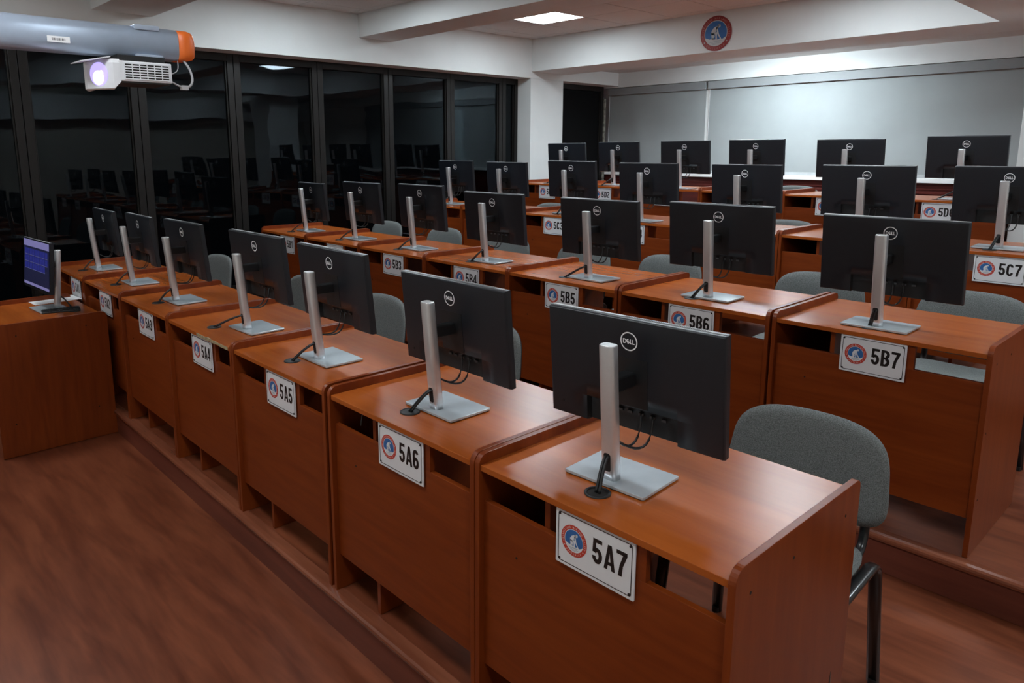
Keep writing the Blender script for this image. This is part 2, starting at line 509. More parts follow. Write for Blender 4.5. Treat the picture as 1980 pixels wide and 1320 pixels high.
panel(*LIGHTS[4], ZC, 'lit square ceiling panel above the second row, beyond the right edge of view')
panel(*LIGHTS[5], ZC, 'lit square ceiling panel in the emblem bay, beyond the right edge of view')
panel(*LIGHTS[6], ZC, 'dimmed square ceiling panel above the teacher desk', 'light_front')
panel(*LIGHTS[7], ZC, 'dimmed square ceiling panel above the front floor, near the boom', 'light_front')
panel(*LIGHTS[8], ZC, 'dimmed square ceiling panel above the viewer at the front', 'light_front')
t = thing('ceiling_light', 'lit surface lamp hidden behind the emblem beam, lighting the bulkhead', 'light', ((RL[0]+RL[1])/2, (RL[2]+RL[3])/2, zc3))
hx, hy = (RL[1]-RL[0])/2, (RL[3]-RL[2])/2
bx('housing', (-hx, hx, -hy, hy, 0, .05), 'white', t)
bx('diffuser', (-hx+.01, hx-.01, -hy+.01, hy-.01, -.046, 0), 'light_rear', t)

# =================================================================== EMBLEM
def emblem_mesh(name, mats):
    """unit-radius round emblem in the x-z plane facing -y"""
    bm = bmesh.new()
    prism(bm, disc_poly(0, 0, 1.0, 48), -.02, 0.0, 'y', mi=0)
    annulus(bm, 0, 0, .70, .735, -.024, 40, 2)
    flat(bm, disc_poly(0, 0, .71, 40), -.023, 1)
    # mound
    md = [(.705*math.cos(a), .705*math.sin(a)) for a in [R(198 + i*(144/18)) for i in range(19)]]
    md += [(.46, -.34), (.28, -.33), (.10, -.36), (-.1, -.34), (-.35, -.33), (-.52, -.27)]
    flat(bm, md, -.026, 2)
    for a in ((-.40, -.48, .30, -.45), (-.30, -.56, .38, -.52), (-.12, -.42, .40, -.40), (-.2, -.63, .22, -.60)):
        flat(bm, [(a[0], a[1]), (a[2], a[3]), (a[2], a[3]-.03), (a[0], a[1]-.03)], -.028, 3)
    # kneeling figure
    parts = [
        [(-.30, .02), (-.27, .16), (-.16, .30), (.0, .40), (.10, .40), (.12, .30), (.04, .16), (-.04, .04), (-.08, -.08), (-.24, -.08)],
        [(-.30, .04), (-.08, .0), (-.06, -.16), (-.10, -.32), (-.24, -.33), (-.27, -.15)],
        [(-.25, -.26), (-.10, -.27), (-.08, -.35), (-.30, -.39), (-.50, -.40), (-.48, -.33), (-.34, -.31)],
        [(.0, .34), (.12, .33), (.16, .14), (.20, -.04), (.34, -.28), (.36, -.34), (.28, -.33), (.10, -.02), (.05, .14)],
        [(-.10, .04), (.06, .06), (.10, -.04), (.08, -.20), (.10, -.35), (.0, -.37), (.0, -.18), (-.04, -.04)],
        disc_poly(.20, .40, .095, 12, .105),
        [(.06, .40), (.14, .34), (.20, .32), (.16, .42)],
    ]
    for q in parts: flat(bm, q, -.030, 2)
    for q in ([(-.02, .10), (.0, .10), (.05, -.02), (.03, -.03)], [(-.12, .02), (-.08, .02), (-.10, -.14), (-.12, -.14)]): flat(bm, q, -.033, 3)
    flat(bm, [(.12, .43), (.24, .46), (.30, .36), (.24, .44), (.13, .47)], -.033, 3)
    # lettering round the ring
    def ring_text(txt, a0, a1, rb, h, outward=True):
        n = len(txt)
        for i, ch in enumerate(txt):
            if ch == ' ': continue
            a = R(a0 + (a1 - a0) * i / (n - 1))
            b = text_bounds(ch); wd = b[1] - b[0]; cx = (b[0] + b[1])/2
            s = h / .72
            ca, sa = math.cos(a), math.sin(a)
            def fn(u, v):
                du = (u - cx) * s * .78; dv = v * s
                if outward:      # tops point outward
                    tx, tz = sa, -ca; rx, rz = ca, sa
                    return rx*rb + tx*du + rx*dv, rz*rb + tz*du + rz*dv
                tx, tz = -sa, ca; rx, rz = -ca, -sa
                return ca*(rb) + tx*du + rx*dv, sa*(rb) + tz*du + rz*dv
            put_glyph(bm, ch, fn, -.026, 4, .004)
    ring_text('UNIVERSIDAD MARIANO GALVEZ', 196, -16, .80, .125)
    ring_text('GUATEMALA', 232, 308, .925, .125, outward=False)
    for a in (214, 326):
        cx, cz = .865*math.cos(R(a)), .865*math.sin(R(a))
        st = []
        for k in range(10):
            rr = .055 if k % 2 == 0 else .025
            st.append((cx + rr*math.sin(k*math.pi/5), cz + rr*math.cos(k*math.pi/5)))
        flat(bm, st, -.026, 2)
    me = bpy.data.meshes.new(name)
    for f in bm.faces:
        f.normal_update()
        if abs(f.normal.y) > .9 and f.normal.y > 0 and f.calc_center_median().y < -.01: f.normal_flip()
    bm.to_mesh(me); bm.free()
    for m in mats: me.materials.append(M[m])
    return me
EMB = emblem_mesh('emblem', ['red', 'blue', 'emb_white', 'emb_grey', 'emb_text'])
EMB_WALL = emblem_mesh('wall_emblem', ['red2', 'blue2', 'emb_white2', 'emb_grey', 'emb_text2'])
we = obj('wall_emblem', EMB_WALL, loc=(2.25, 5.692, 2.031+ZO), scale=(.172, .25, .172))
tag(we, 'round red and blue emblem with kneeling figure on the white beam', 'emblem')

# =================================================================== DESKS
D = .629
TT = .018
def side_profile():
    f0, b0, z1 = -.006, D + .006, TH + .030
    p = [(f0, 0)]
    r = .034
    p = [(b0, 0), (b0, z1 - .022)]
    for k in range(1, 5):
        a = R(0 + 90*k/4); p.append((b0 - .022 + .022*math.cos(a), z1 - .022 + .022*math.sin(a)))
    for k in range(0, 7):
        a = R(90 + 90*k/6); p.append((f0 + r + r*math.cos(a), z1 - r + r*math.sin(a)))
    p.append((f0, 0))
    return p
def desk_meshes(wd):
    d = {}
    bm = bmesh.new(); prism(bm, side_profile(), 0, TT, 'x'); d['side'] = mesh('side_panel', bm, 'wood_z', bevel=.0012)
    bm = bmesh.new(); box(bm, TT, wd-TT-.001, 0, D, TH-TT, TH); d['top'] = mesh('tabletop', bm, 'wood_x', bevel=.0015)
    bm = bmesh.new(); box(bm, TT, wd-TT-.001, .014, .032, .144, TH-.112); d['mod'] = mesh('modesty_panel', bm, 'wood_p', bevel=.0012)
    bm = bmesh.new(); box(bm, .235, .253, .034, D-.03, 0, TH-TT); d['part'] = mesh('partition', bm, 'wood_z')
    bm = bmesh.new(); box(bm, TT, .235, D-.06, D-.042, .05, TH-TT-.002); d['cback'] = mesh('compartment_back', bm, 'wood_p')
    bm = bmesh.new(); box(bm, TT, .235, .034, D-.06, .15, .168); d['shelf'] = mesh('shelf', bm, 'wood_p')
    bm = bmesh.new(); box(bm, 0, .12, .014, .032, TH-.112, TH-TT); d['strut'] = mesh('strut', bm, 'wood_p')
    return d
bm = bmesh.new()
rb = [(.0345, .0), (.0345, .003), (.031, .0045), (.0275, .003), (.0275, 0)]
n = 28
rings = [[bm.verts.new((r*math.cos(2*math.pi*k/n), r*math.sin(2*math.pi*k/n), z)) for k in range(n)] for r, z in rb]
for a, b in zip(rings, rings[1:]):
    for k in range(n):
        f = bm.faces.new((a[k], a[(k+1) % n], b[(k+1) % n], b[k])); f.smooth = True
GROM = mesh('grommet', bm, 'rubber')
bm = bmesh.new(); prism(bm, disc_poly(0, 0, .0275, 24), 0, .0028, 'z'); GROM_LID = mesh('lid', bm, 'rubber')
bm = bmesh.new(); prism(bm, disc_poly(0, 0, .0275, 24), 0, .0006, 'z'); GROM_HOLE = mesh('cable_hole', bm, 'hole')

# number plate
PW, PH = .243, .149
def rrect(x0, x1, z0, z1, r, n=4):
    p = []
    for cx, cz, a0 in ((x1-r, z1-r, 0), (x0+r, z1-r, 90), (x0+r, z0+r, 180), (x1-r, z0+r, 270)):
        for k in range(n+1):
            a = R(a0 + 90*k/n); p.append((cx + r*math.cos(a), cz + r*math.sin(a)))
    return p
bm = bmesh.new(); prism(bm, rrect(0, PW, -PH, 0, .002), -.004, 0, 'y'); PLATE = mesh('number_plate', bm, 'plate')
bm = bmesh.new()
o_ = rrect(.0075, PW-.0075, -PH+.0075, -.0075, .007); i_ = rrect(.0097, PW-.0097, -PH+.0097, -.0097, .005)
A_ = [bm.verts.new((x, -.0044, z)) for x, z in o_]; B_ = [bm.verts.new((x, -.0044, z)) for x, z in i_]
for k in range(len(A_)):
    j = (k+1) % len(A_); bm.faces.new((A_[k], A_[j], B_[j], B_[k]))
BORDER = mesh('border_line', bm, 'ink')
bm = bmesh.new(); prism(bm, disc_poly(0, 0, .0032, 10), -.0062, -.004, 'y'); PSCREW = mesh('screw', bm, 'ink')
CW, ST = .54, .192            # cell width and stroke of the bold condensed numerals, unit height
def g_poly(*p): return [list(p)]
def g_bar(x0, z0, x1, z1): return [[(x0, z0), (x1, z0), (x1, z1), (x0, z1)]]
def g_arc(cx, cz, rx, rz, a0, a1, t=ST, n=14):
    q = []
    for i in range(n):
        u, v = R(a0 + (a1-a0)*i/n), R(a0 + (a1-a0)*(i+1)/n)
        q.append([(cx + rx*math.cos(u), cz + rz*math.sin(u)), (cx + rx*math.cos(v), cz + rz*math.sin(v)),
                  (cx + (rx-t)*math.cos(v), cz + (rz-t*.92)*math.sin(v)), (cx + (rx-t)*math.cos(u), cz + (rz-t*.92)*math.sin(u))])
    return q
h_ = CW/2
NUM = {
 '1': g_bar(.20, 0, .20+ST, 1) + g_poly((.05, .80), (.05, .68), (.21, .74), (.21, 1.0), (.18, .92)),
 '2': g_arc(h_, .73, h_, .27, 185, -38) + g_poly((.47, .56), (.33, .66), (0, .16), (0, .0), (.14, .12)) + g_bar(0, 0, CW, .155),
 '3': g_arc(h_, .735, h_, .265, 175, -88) + g_arc(h_, .28, h_, .28, 95, -175) + g_bar(.20, .45, .34, .60),
 '4': g_bar(.30, 0, .30+ST, 1) + g_bar(0, .20, CW+.02, .345) + g_poly((0, .20), (.16, .345), (.36, .80), (.30, 1.0), (0, .36)),
 '5': g_bar(.05, .845, CW-.02, 1) + g_poly((.02, .44), (.18, .44), (.215, .87), (.05, .87)) + g_arc(h_, .325, h_, .325, 150, -172),
 '6': g_arc(h_, .31, h_, .31, 0, 360, n=22) + g_arc(h_, .70, h_, .30, 25, 180) + g_bar(0, .30, ST, .71),
 '7': g_bar(0, .845, CW, 1) + g_poly((.10, 0), (.29, 0), (.34, .40), (CW, .86), (CW, .90), (.35, .90), (.17, .42)),
 'A': g_poly((0, 0), (.175, 0), (.345, 1), (.19, 1)) + g_poly((.40, 0), (.58, 0), (.385, 1), (.23, 1)) + g_bar(.13, .19, .45, .325),
 'B': g_bar(0, 0, ST, 1) + g_bar(ST, .855, .30, 1) + g_bar(ST, .44, .31, .58) + g_bar(ST, 0, .30, .145) + g_arc(.28, .74, .255, .26, 90, -90) + g_arc(.28, .285, .275, .285, 90, -90),
 'C': g_arc(h_, .69, h_, .31, 10, 180) + g_arc(h_, .31, h_, .31, 180, 350) + g_bar(0, .30, ST, .70),
 'D': g_bar(0, 0, ST, 1) + g_bar(ST, .855, .27, 1) + g_bar(ST, 0, .27, .145) + g_arc(.25, .70, .29, .30, 90, 0) + g_arc(.25, .30, .29, .30, 0, -90) + g_bar(.54-ST, .29, .54, .71),
}
def numerals(txt):
    bm = bmesh.new()
    H_ = .0650; sx = .0580; x = .1175
    for ch in txt:
        for q in NUM[ch]:
            flat(bm, [(x + u*sx, -.101 + v*H_) for u, v in q], -.0046)
        x += CW*sx + .0052
    me = bpy.data.meshes.new('numerals'); bm.to_mesh(me); bm.free(); me.materials.append(M['ink'])
    return me

bm = bmesh.new(); prism(bm, disc_poly(0, 0, .0042, 10), -.0006, .0004, 'x'); HOLE = mesh('dowel_hole', bm, 'hole')
bm = bmesh.new(); prism(bm, disc_poly(0, 0, .0036, 10), -.0008, .0004, 'y'); FHOLE = mesh('screw_hole', bm, 'hole')

ORD = ['first', 'second', 'third', 'fourth', 'fifth', 'sixth', 'seventh']
ROWN = dict(A='front', B='second', C='third', D='rear')
EA = dict(zip(range(1, 8), (.0194, .001, -.0099, -.0135, -.0112, .0062, .0066)))
EB = dict(zip(range(1, 8), (.0011, .0074, .0012, -.0068, -.0126, -.0068, .0021)))
PLX = {'A1': .405, 'A2': .328, 'A3': .307, 'A4': .313, 'A5': .313, 'A6': .309, 'A7': .300, 'B1': .350, 'B2': .319, 'B3': .304, 'B4': .297,
       'B5': .296, 'B6': .294, 'B7': .287, 'C3': .288, 'C7': .309, 'D1': .333, 'D2': .317, 'D5': .286, 'D6': .284}
SEEN = {'A1','A2','A3','A4','A5','A6','A7','B1','B3','B4','B5','B6','B7','C3','C7','D2','D6'}
DM = {}
GROMPOS = {}
def make_desk(wd, label, group, loc, rz, code=None, plx=.305, right_end=False, left_end=False, grom_open=False, gx=None):
    key = round(wd, 3)
    if key not in DM: DM[key] = desk_meshes(wd)
    d = DM[key]
    t = thing('computer_desk', label, 'desk', loc, rz, group)
    obj('side_panel', d['side'], t)
    s2 = obj('side_panel', d['side'], t, loc=(wd-TT-.0015, 0, 0))
    obj('tabletop', d['top'], t); obj('modesty_panel', d['mod'], t)
    obj('partition', d['part'], t); obj('compartment_back', d['cback'], t); obj('shelf', d['shelf'], t)
    g = obj('grommet', GROM, t, loc=(wd/2 - .05 if gx is None else gx, .108, TH))
    obj('cable_hole' if grom_open else 'lid', GROM_HOLE if grom_open else GROM_LID, g)
    if code:
        obj('strut', d['strut'], t, loc=(plx + .148, 0, 0))
        p = obj('number_plate', PLATE, t, loc=(plx, .0095, TH - TT - .001))
        obj('border_line', BORDER, p)
        obj('emblem', EMB, p, loc=(.0595, -.0042, -.072), scale=(.0415, .02, .0415))
        obj('numerals', numerals(code), p)
        for x, z in ((.013, -.013), (PW-.013, -.013), (.013, -PH+.013), (PW-.013, -PH+.013)):
            obj('screw', PSCREW, p, loc=(x, 0, z))
        obj('screw_hole', FHOLE, t, loc=(.15, .0138, .545))
    if right_end:
        for y, z in ((.06, TH-.045), (.26, TH-.045), (.55, TH-.045), (.03, .48), (.03, .22)):
            obj('dowel_hole', HOLE, s2, loc=(TT, y, z))
    return t

for rk in 'ABCD':
    x0, y0, a, wd = ROW[rk]
    for k in range(1, 8 if rk != 'D' else 7):
        e = (EA if rk == 'A' else EB if rk == 'B' else {}).get(k, 0)
        lx = wd*(k-1) + e
        nx = wd*k + ((EA if rk == 'A' else EB if rk == 'B' else {}).get(k+1, 0))
        w_ = wd - .002 if rk in 'CD' else min(wd, nx - lx) - .0015
        code = '5%s%d' % (rk, k)
        c, s = math.cos(math.atan(a)), math.sin(math.atan(a))
        loc = (x0 + c*lx, y0 + s*lx, ZP[rk])
        lab = 'cherry wood computer desk, %s from the dark windows in the %s row' % (ORD[k-1], ROWN[rk])
        if rk + str(k) in SEEN: lab += ', plate ' + code
        last = (k == (6 if rk == 'D' else 7))
        t = make_desk(w_, lab, 'computer desks in four rows', loc, math.atan(a), code, PLX.get(rk + str(k), .295), right_end=last,
                      grom_open=(rk + str(k) == 'A7'))
        GROMPOS[rk + str(k)] = (loc[0] + c*(w_/2-.05) - s*.108, loc[1] + s*(w_/2-.05) + c*.108)
        if rk + str(k) == 'A6':
            bm = bmesh.new(); tube(bm, bez((.07, .16, .757), (.05, .13, .74), (.035, .12, .70), (.04, .11, .64), 10), .0022, 6)
            mobj('cable', bm, 'cable_grey', t, label='thin pale cable in the slot')
        if rk + str(k) == 'A4':
            bm = bmesh.new()
            rnd = random.Random(3)
            xs = [.40 + .36*i/14 for i in range(15)]
            top = [(x, TH + .0006 - rnd.random()*.003) for x in xs]; bot = [(x, TH - .011 - rnd.random()*.006) for x in xs][::-1]
            prism(bm, top + bot, -.0022, .004, 'y')
            mobj('chipped_edge', bm, 'chip', t, label='pale chipped edge of the table top')

# teacher's desk
TDX, TDY = 1.376, -.05
td = make_desk(.83, 'low cherry wood teacher desk at the far left with end panel showing', 'desk', (TDX, TDY, .004), math.pi, right_end=False, gx=.28)
del td['group']
td['category'] = 'desk'
s_ = [c for c in td.children if c.name.startswith('side_panel')][0]
for y, z in ((.12, TH-.045), (.50, TH-.045), (.09, .20), (.55, .2)):
    obj('dowel_hole', HOLE, s_, loc=(0, y, z))

# =================================================================== MONITORS
MW, MH, MT = .5400, .3250, .0200
OFF, TILT = .042, .0888
def display_mesh():
    """back shell: x right, z down from the top edge at 0, y=0 back plane, +y towards the screen; cable bay cut in below"""
    bm = bmesh.new()
    cav, cz = .142, -MH + .076
    hw = MW/2
    xs = sorted(set([round(v, 5) for v in [-hw, -hw+.0015, -hw+.003, -hw+.006, -hw+.04, -.2, -cav-.0005, -cav, -.07, 0, .07, cav, cav+.0005, .2, hw-.04, hw-.006, hw-.003, hw-.0015, hw]]))
    zs = sorted(set([round(v, 5) for v in [0, -.0015, -.003, -.006, -.04, -.10, -.16, -.21, cz+.0005, cz, -.29, -MH+.006, -MH+.003, -MH+.0015, -MH]]))
    def h(x, z):
        d = min(hw - abs(x), -z)
        e = min(d, z + MH)
        y = .003 * max(0, 1 - e/.004)**2
        if abs(x) <= cav + 1e-6 and z <= cz + 1e-6: return .0165
        return y - .006 * min(1, max(0, e)/.003)
    G = [[bm.verts.new((x, h(x, z), z)) for x in xs] for z in zs]
    for j in range(len(zs)-1):
        for i in range(len(xs)-1):
            f = bm.faces.new((G[j][i], G[j][i+1], G[j+1][i+1], G[j+1][i]))
            mx_, mz_ = (xs[i]+xs[i+1])/2, (zs[j]+zs[j+1])/2
            f.material_index = 1 if (abs(mx_) < cav + .0006 and mz_ < cz + .0006) else 0
            f.smooth = not (abs(abs(mx_) - cav) < .003 or abs(mz_ - cz) < .003)
    # rim to the front
    loop = [G[0][i] for i in range(len(xs))] + [G[j][-1] for j in range(1, len(zs))] + [G[-1][i] for i in range(len(xs)-2, -1, -1)] + [G[j][0] for j in range(len(zs)-2, 0, -1)]
    fr = [bm.verts.new((v.co.x, MT, v.co.z)) for v in loop]
    n = len(loop)
    for k in range(n):
        bm.faces.new((loop[k], loop[(k+1) % n], fr[(k+1) % n], fr[k]))
    bm.faces.new(fr)
    return mesh('display', bm, ['mon', 'mon_dark'])
DISP = display_mesh()
bm = bmesh.new(); box(bm, -MW/2+.006, MW/2-.006, MT, MT+.0008, -MH+.016, -.006); SCREEN = mesh('screen', bm, 'screen_off')
# light strip along the top edge with vents
bm = bmesh.new(); box(bm, -MW/2+.002, MW/2-.002, .008, MT-.002, -.001, .0010)
TOPSTRIP = mesh('top_trim', bm, 'rail')
bm = bmesh.new()
for k in range(46):
    x = -.02 + k*.005; box(bm, x, x+.0028, .009, MT-.006, .0008, .0015)
VENT = mesh('top_vents', bm, 'mon_dark')
bm = bmesh.new()
box(bm, -.055, .055, -.0070, .004, -.245, -.108); MPLATE = mesh('mount_plate', bm, 'mon_plate')
bm = bmesh.new(); prism(bm, disc_poly(-.228, -MH+.040, .004, 12), -.0075, .004, 'y'); JOY = mesh('joystick', bm, 'mon_dark')
bm = bmesh.new()
for x in (-.05, -.02, .015, .05, .085): box(bm, x, x+.015, .0115, .0170, -MH+.050, -MH+.057)
PORTS = mesh('ports', bm, 'port')
def dell_logo():
    bm = bmesh.new()
    annulus(bm, 0, 0, .0228, .0262, -.0012, 40)
    def word(ch, cx, wd, rot=0, hgt=.0135):
        b = text_bounds(ch, .035)
        def fn(u, v):
            x = (u - (b[0]+b[1])/2) / (b[1]-b[0]) * wd; z = (v - (b[2]+b[3])/2) / (b[3]-b[2]) * hgt
            c, s = math.cos(rot), math.sin(rot)
            return cx + x*c - z*s, x*s + z*c
        put_glyph(bm, ch, fn, -.0012, 0, .035)
    word('D', -.0128, .0105); word('E', -.0024, .0092, R(33), .0118); word('L', .0070, .0070); word('L', .0143, .0070)
    for f in bm.faces:
        f.normal_update()
        if f.normal.y > 0: f.normal_flip()
    me = bpy.data.meshes.new('logo'); bm.to_mesh(me); bm.free(); me.materials.append(M['logo'])
    return me
LOGO = dell_logo()
# pole: rounded square section, leaning back
def rsec(w_, d_, r, n=4):
    return [(x, y) for x, y in rrect(-w_/2, w_/2, -d_/2, d_/2, r, n)]
bm = bmesh.new()
sec = rsec(.044, .036, .011)
def pole_y(z): return -.020 + (-.0537 + .020) * (z - .01) / .376
zs_ = [.010, .030, .20, .380, .3845, .386]
sc_ = [1, 1, 1, 1, .97, .90]
rg = [[bm.verts.new((x*q, y*q + pole_y(z), z)) for x, y in sec] for z, q in zip(zs_, sc_)]
for a, b in zip(rg, rg[1:]):
    for k in range(len(sec)):
        f = bm.faces.new((a[k], a[(k+1) % len(sec)], b[(k+1) % len(sec)], b[k])); f.smooth = True
bm.faces.new(rg[-1]); bm.faces.new(rg[0])
POLE = mesh('pole', bm, 'silver')
bm = bmesh.new()
for z0, z1 in ((.036, .088),):
    pl_ = [(x, z) for x, z in rrect(-.0105, .0105, z0, z1, .007)]
    va = [bm.verts.new((x, pole_y(z) - .0186, z)) for x, z in pl_]; bm.faces.new(va)
    vb = [bm.verts.new((x, pole_y(z) - .0170, z)) for x, z in pl_]
    for k in range(len(va)):
        j = (k+1) % len(va); bm.faces.new((va[k], va[j], vb[j], vb[k]))
SLOT = mesh('cable_slot', bm, 'mon_dark')
bm = bmesh.new(); prism(bm, rrect(-.125, .125, -.062, .116, .006, 3), .003, .011, 'z'); BASE = mesh('base_plate', bm, 'base', bevel=.0018)
bm = bmesh.new(); prism(bm, rrect(-.121, .121, -.058, .112, .006, 3), .0, .003, 'z'); PAD = mesh('base_pad', bm, 'rubber')

MON = {'A1':(0.381,0.227,-0.037,0.441), 'A2':(1.189,0.208,-0.046,0.454), 'A3':(1.995,0.188,-0.001,0.468), 'A4':(2.934,0.179,0.010,0.476), 'A5':(3.642,0.163,-0.027,0.472), 'A6':(4.443,0.135,-0.015,0.445), 'A7':(5.175,0.131,0.043,0.437),
 'B1':(0.449,1.954,-0.115,0.431), 'B2':(1.264,1.933,-0.035,0.460), 'B3':(2.073,1.903,-0.032,0.469), 'B4':(2.876,1.862,0.005,0.445), 'B5':(3.744,1.833,-0.012,0.445), 'B6':(4.479,1.834,0.025,0.457), 'B7':(5.258,1.788,-0.002,0.445),
 'C1':(0.483,3.651,-0.022,0.449), 'C2':(1.298,3.578,-0.011,0.445), 'C3':(2.071,3.615,-0.009,0.463), 'C4':(2.933,3.506,-0.013,0.456), 'C5':(3.762,3.470,-0.089,0.455), 'C6':(4.557,3.500,0.048,0.461), 'C7':(5.276,3.586,0.010,0.461),
 'D1':(0.718,5.153,0.032,0.460), 'D2':(1.408,5.202,-0.026,0.469), 'D3':(2.273,5.120,0.021,0.472), 'D4':(3.000,5.142,-0.033,0.477), 'D5':(3.831,5.136,0.017,0.469), 'D6':(4.672,5.139,-0.021,0.485)}

def make_monitor(label, loc, yaw, ht, grom, group='monitors on the student desks', seed=0):
    t = thing('monitor', label, 'monitor', loc, yaw, group)
    rnd = random.Random(seed)
    b_ = obj('base_plate', BASE, t); obj('base_pad', PAD, b_)
    p_ = obj('pole', POLE, t); obj('cable_slot', SLOT, p_)
    d_ = obj('display', DISP, t, loc=(0, OFF, ht), rot=(TILT, 0, 0))
    s_ = obj('screen', SCREEN, d_)
    obj('top_trim', TOPSTRIP, d_); obj('top_vents', VENT, d_)
    obj('mount_plate', MPLATE, d_); obj('joystick', JOY, d_); obj('ports', PORTS, d_)
    obj('logo', LOGO, d_, loc=(0, -.0058, -.061), label='round pale maker logo')
    # arm between pole and mount plate
    za = ht - .165
    bm = bmesh.new()
    y0_ = pole_y(za) + .012; y1_ = OFF + math.tan(TILT)*.165 - .006
    prism(bm, rrect(-.018, .018, za-.020, za+.020, .006, 3), y0_, y1_, 'y')
    mobj('arm', bm, 'mon_plate', t)
    # leads: display -> pole, pole -> grommet
    bm = bmesh.new()
    yb = OFF + math.tan(TILT)*.28 + .012
    zb = ht - .285
    for q in (.02, .055):
        q += rnd.uniform(-.006, .006)
        tube(bm, bez((q, yb, zb+.02), (q+.005, yb-.005, zb-.075), (q-.02, yb-.03, zb-.085), (.012, pole_y(.11)+.018, .115), 10), .0034, 6)
    if grom:
        gx, gy = grom
        c, s = math.cos(-yaw), math.sin(-yaw)
        lx = c*(gx-loc[0]) - s*(gy-loc[1]); ly = s*(gx-loc[0]) + c*(gy-loc[1])
        for q in (-.004, .004):
            st = (q, pole_y(.08) - .016, .080)
            tube(bm, bez(st, (q + lx*.22, ly*.3 + st[1]*.7 - .008, .070), (q + lx*.72, ly*.75 + st[1]*.25, .026), (lx + q*1.3, ly, .0015), 10), .0042, 6)
    mobj('cables', bm, 'cable', t)
    return t

for i, (k, (x, y, yw, ht)) in enumerate(MON.items()):
    n_ = int(k[1])
    lab = 'black monitor on silver stand, %s from the dark windows in the %s desk row' % (ORD[n_-1], ROWN[k[0]])
    make_monitor(lab, (x, y, ZT[k[0]]), yw, ht, GROMPOS[k], seed=i)

# teacher's monitor with a lit picture
tz = TH + .004
tm = make_monitor('lit monitor with blue thumbnails on the teacher desk', (.922, -.235, tz), math.pi + .054, .462, (1.096, -.158), group='monitor')
del tm['group']
scr = [c for c in tm.children_recursive if c.name.startswith('screen')][0]
bm = bmesh.new()
def rect(x0, x1, z0, z1, y, mi): flat(bm, [(x0, z0), (x1, z0), (x1, z1), (x0, z1)], y, mi)
y_ = MT + .0012
hw = MW/2 - .008
rect(-hw, hw, -MH+.018, -.008, y_, 0)
rect(-hw, hw, -.052, -.008, y_+.0003, 2)
rect(-hw, hw, -MH+.018, -MH+.036, y_+.0003, 2)
for r_ in range(3):
    for c_ in range(9 if r_ < 2 else 8):
        x1 = hw - .022 - c_*.053; z1 = -.066 - r_*.046
        rect(x1-.047, x1, z1-.040, z1, y_+.0003, 1)
        rect(x1-.047, x1, z1-.0425, z1-.040, y_+.0003, 3)
for f in bm.faces:
    f.normal_update()
    if f.normal.y < 0: f.normal_flip()
me = bpy.data.meshes.new('screen_picture'); bm.to_mesh(me); bm.free()
for m in ('scr_navy', 'scr_blue', 'scr_lav', 'scr_line'): me.materials.append(M[m])
scr.data = me
scr.name = 'screen_picture'

# paper and keyboard on the teacher's desk
bm = bmesh.new(); box(bm, -.105, .105, -.148, .148, 0, .0015)
pp = mobj('paper_sheet', bm, 'paper', loc=(.60, -.16, tz), rot=(0, 0, R(4)))
tag(pp, 'white sheet of paper behind the teacher monitor stand', 'paper')
kb = thing('keyboard', 'slim black keyboard in front of the teacher monitor stand', 'keyboard', (1.045, -.225, tz), R(80))
bm = bmesh.new(); prism(bm, [(-.035, 0), (.035, 0), (.035, .016), (.030, .018), (-.032, .010), (-.035, .007)], -.11, .11, 'x'); mobj('case', bm, 'key', kb, bevel=.002)
bm = bmesh.new()
for r_ in range(3):
    for c_ in range(11):
        xx = -.102 + c_*.0187; yy = -.030 + r_*.020
        zz = .0095 + (yy+.03)*.12
        box(bm, xx, xx+.016, yy, yy+.018, zz, zz+.006)
mobj('keys', bm, 'key', kb)

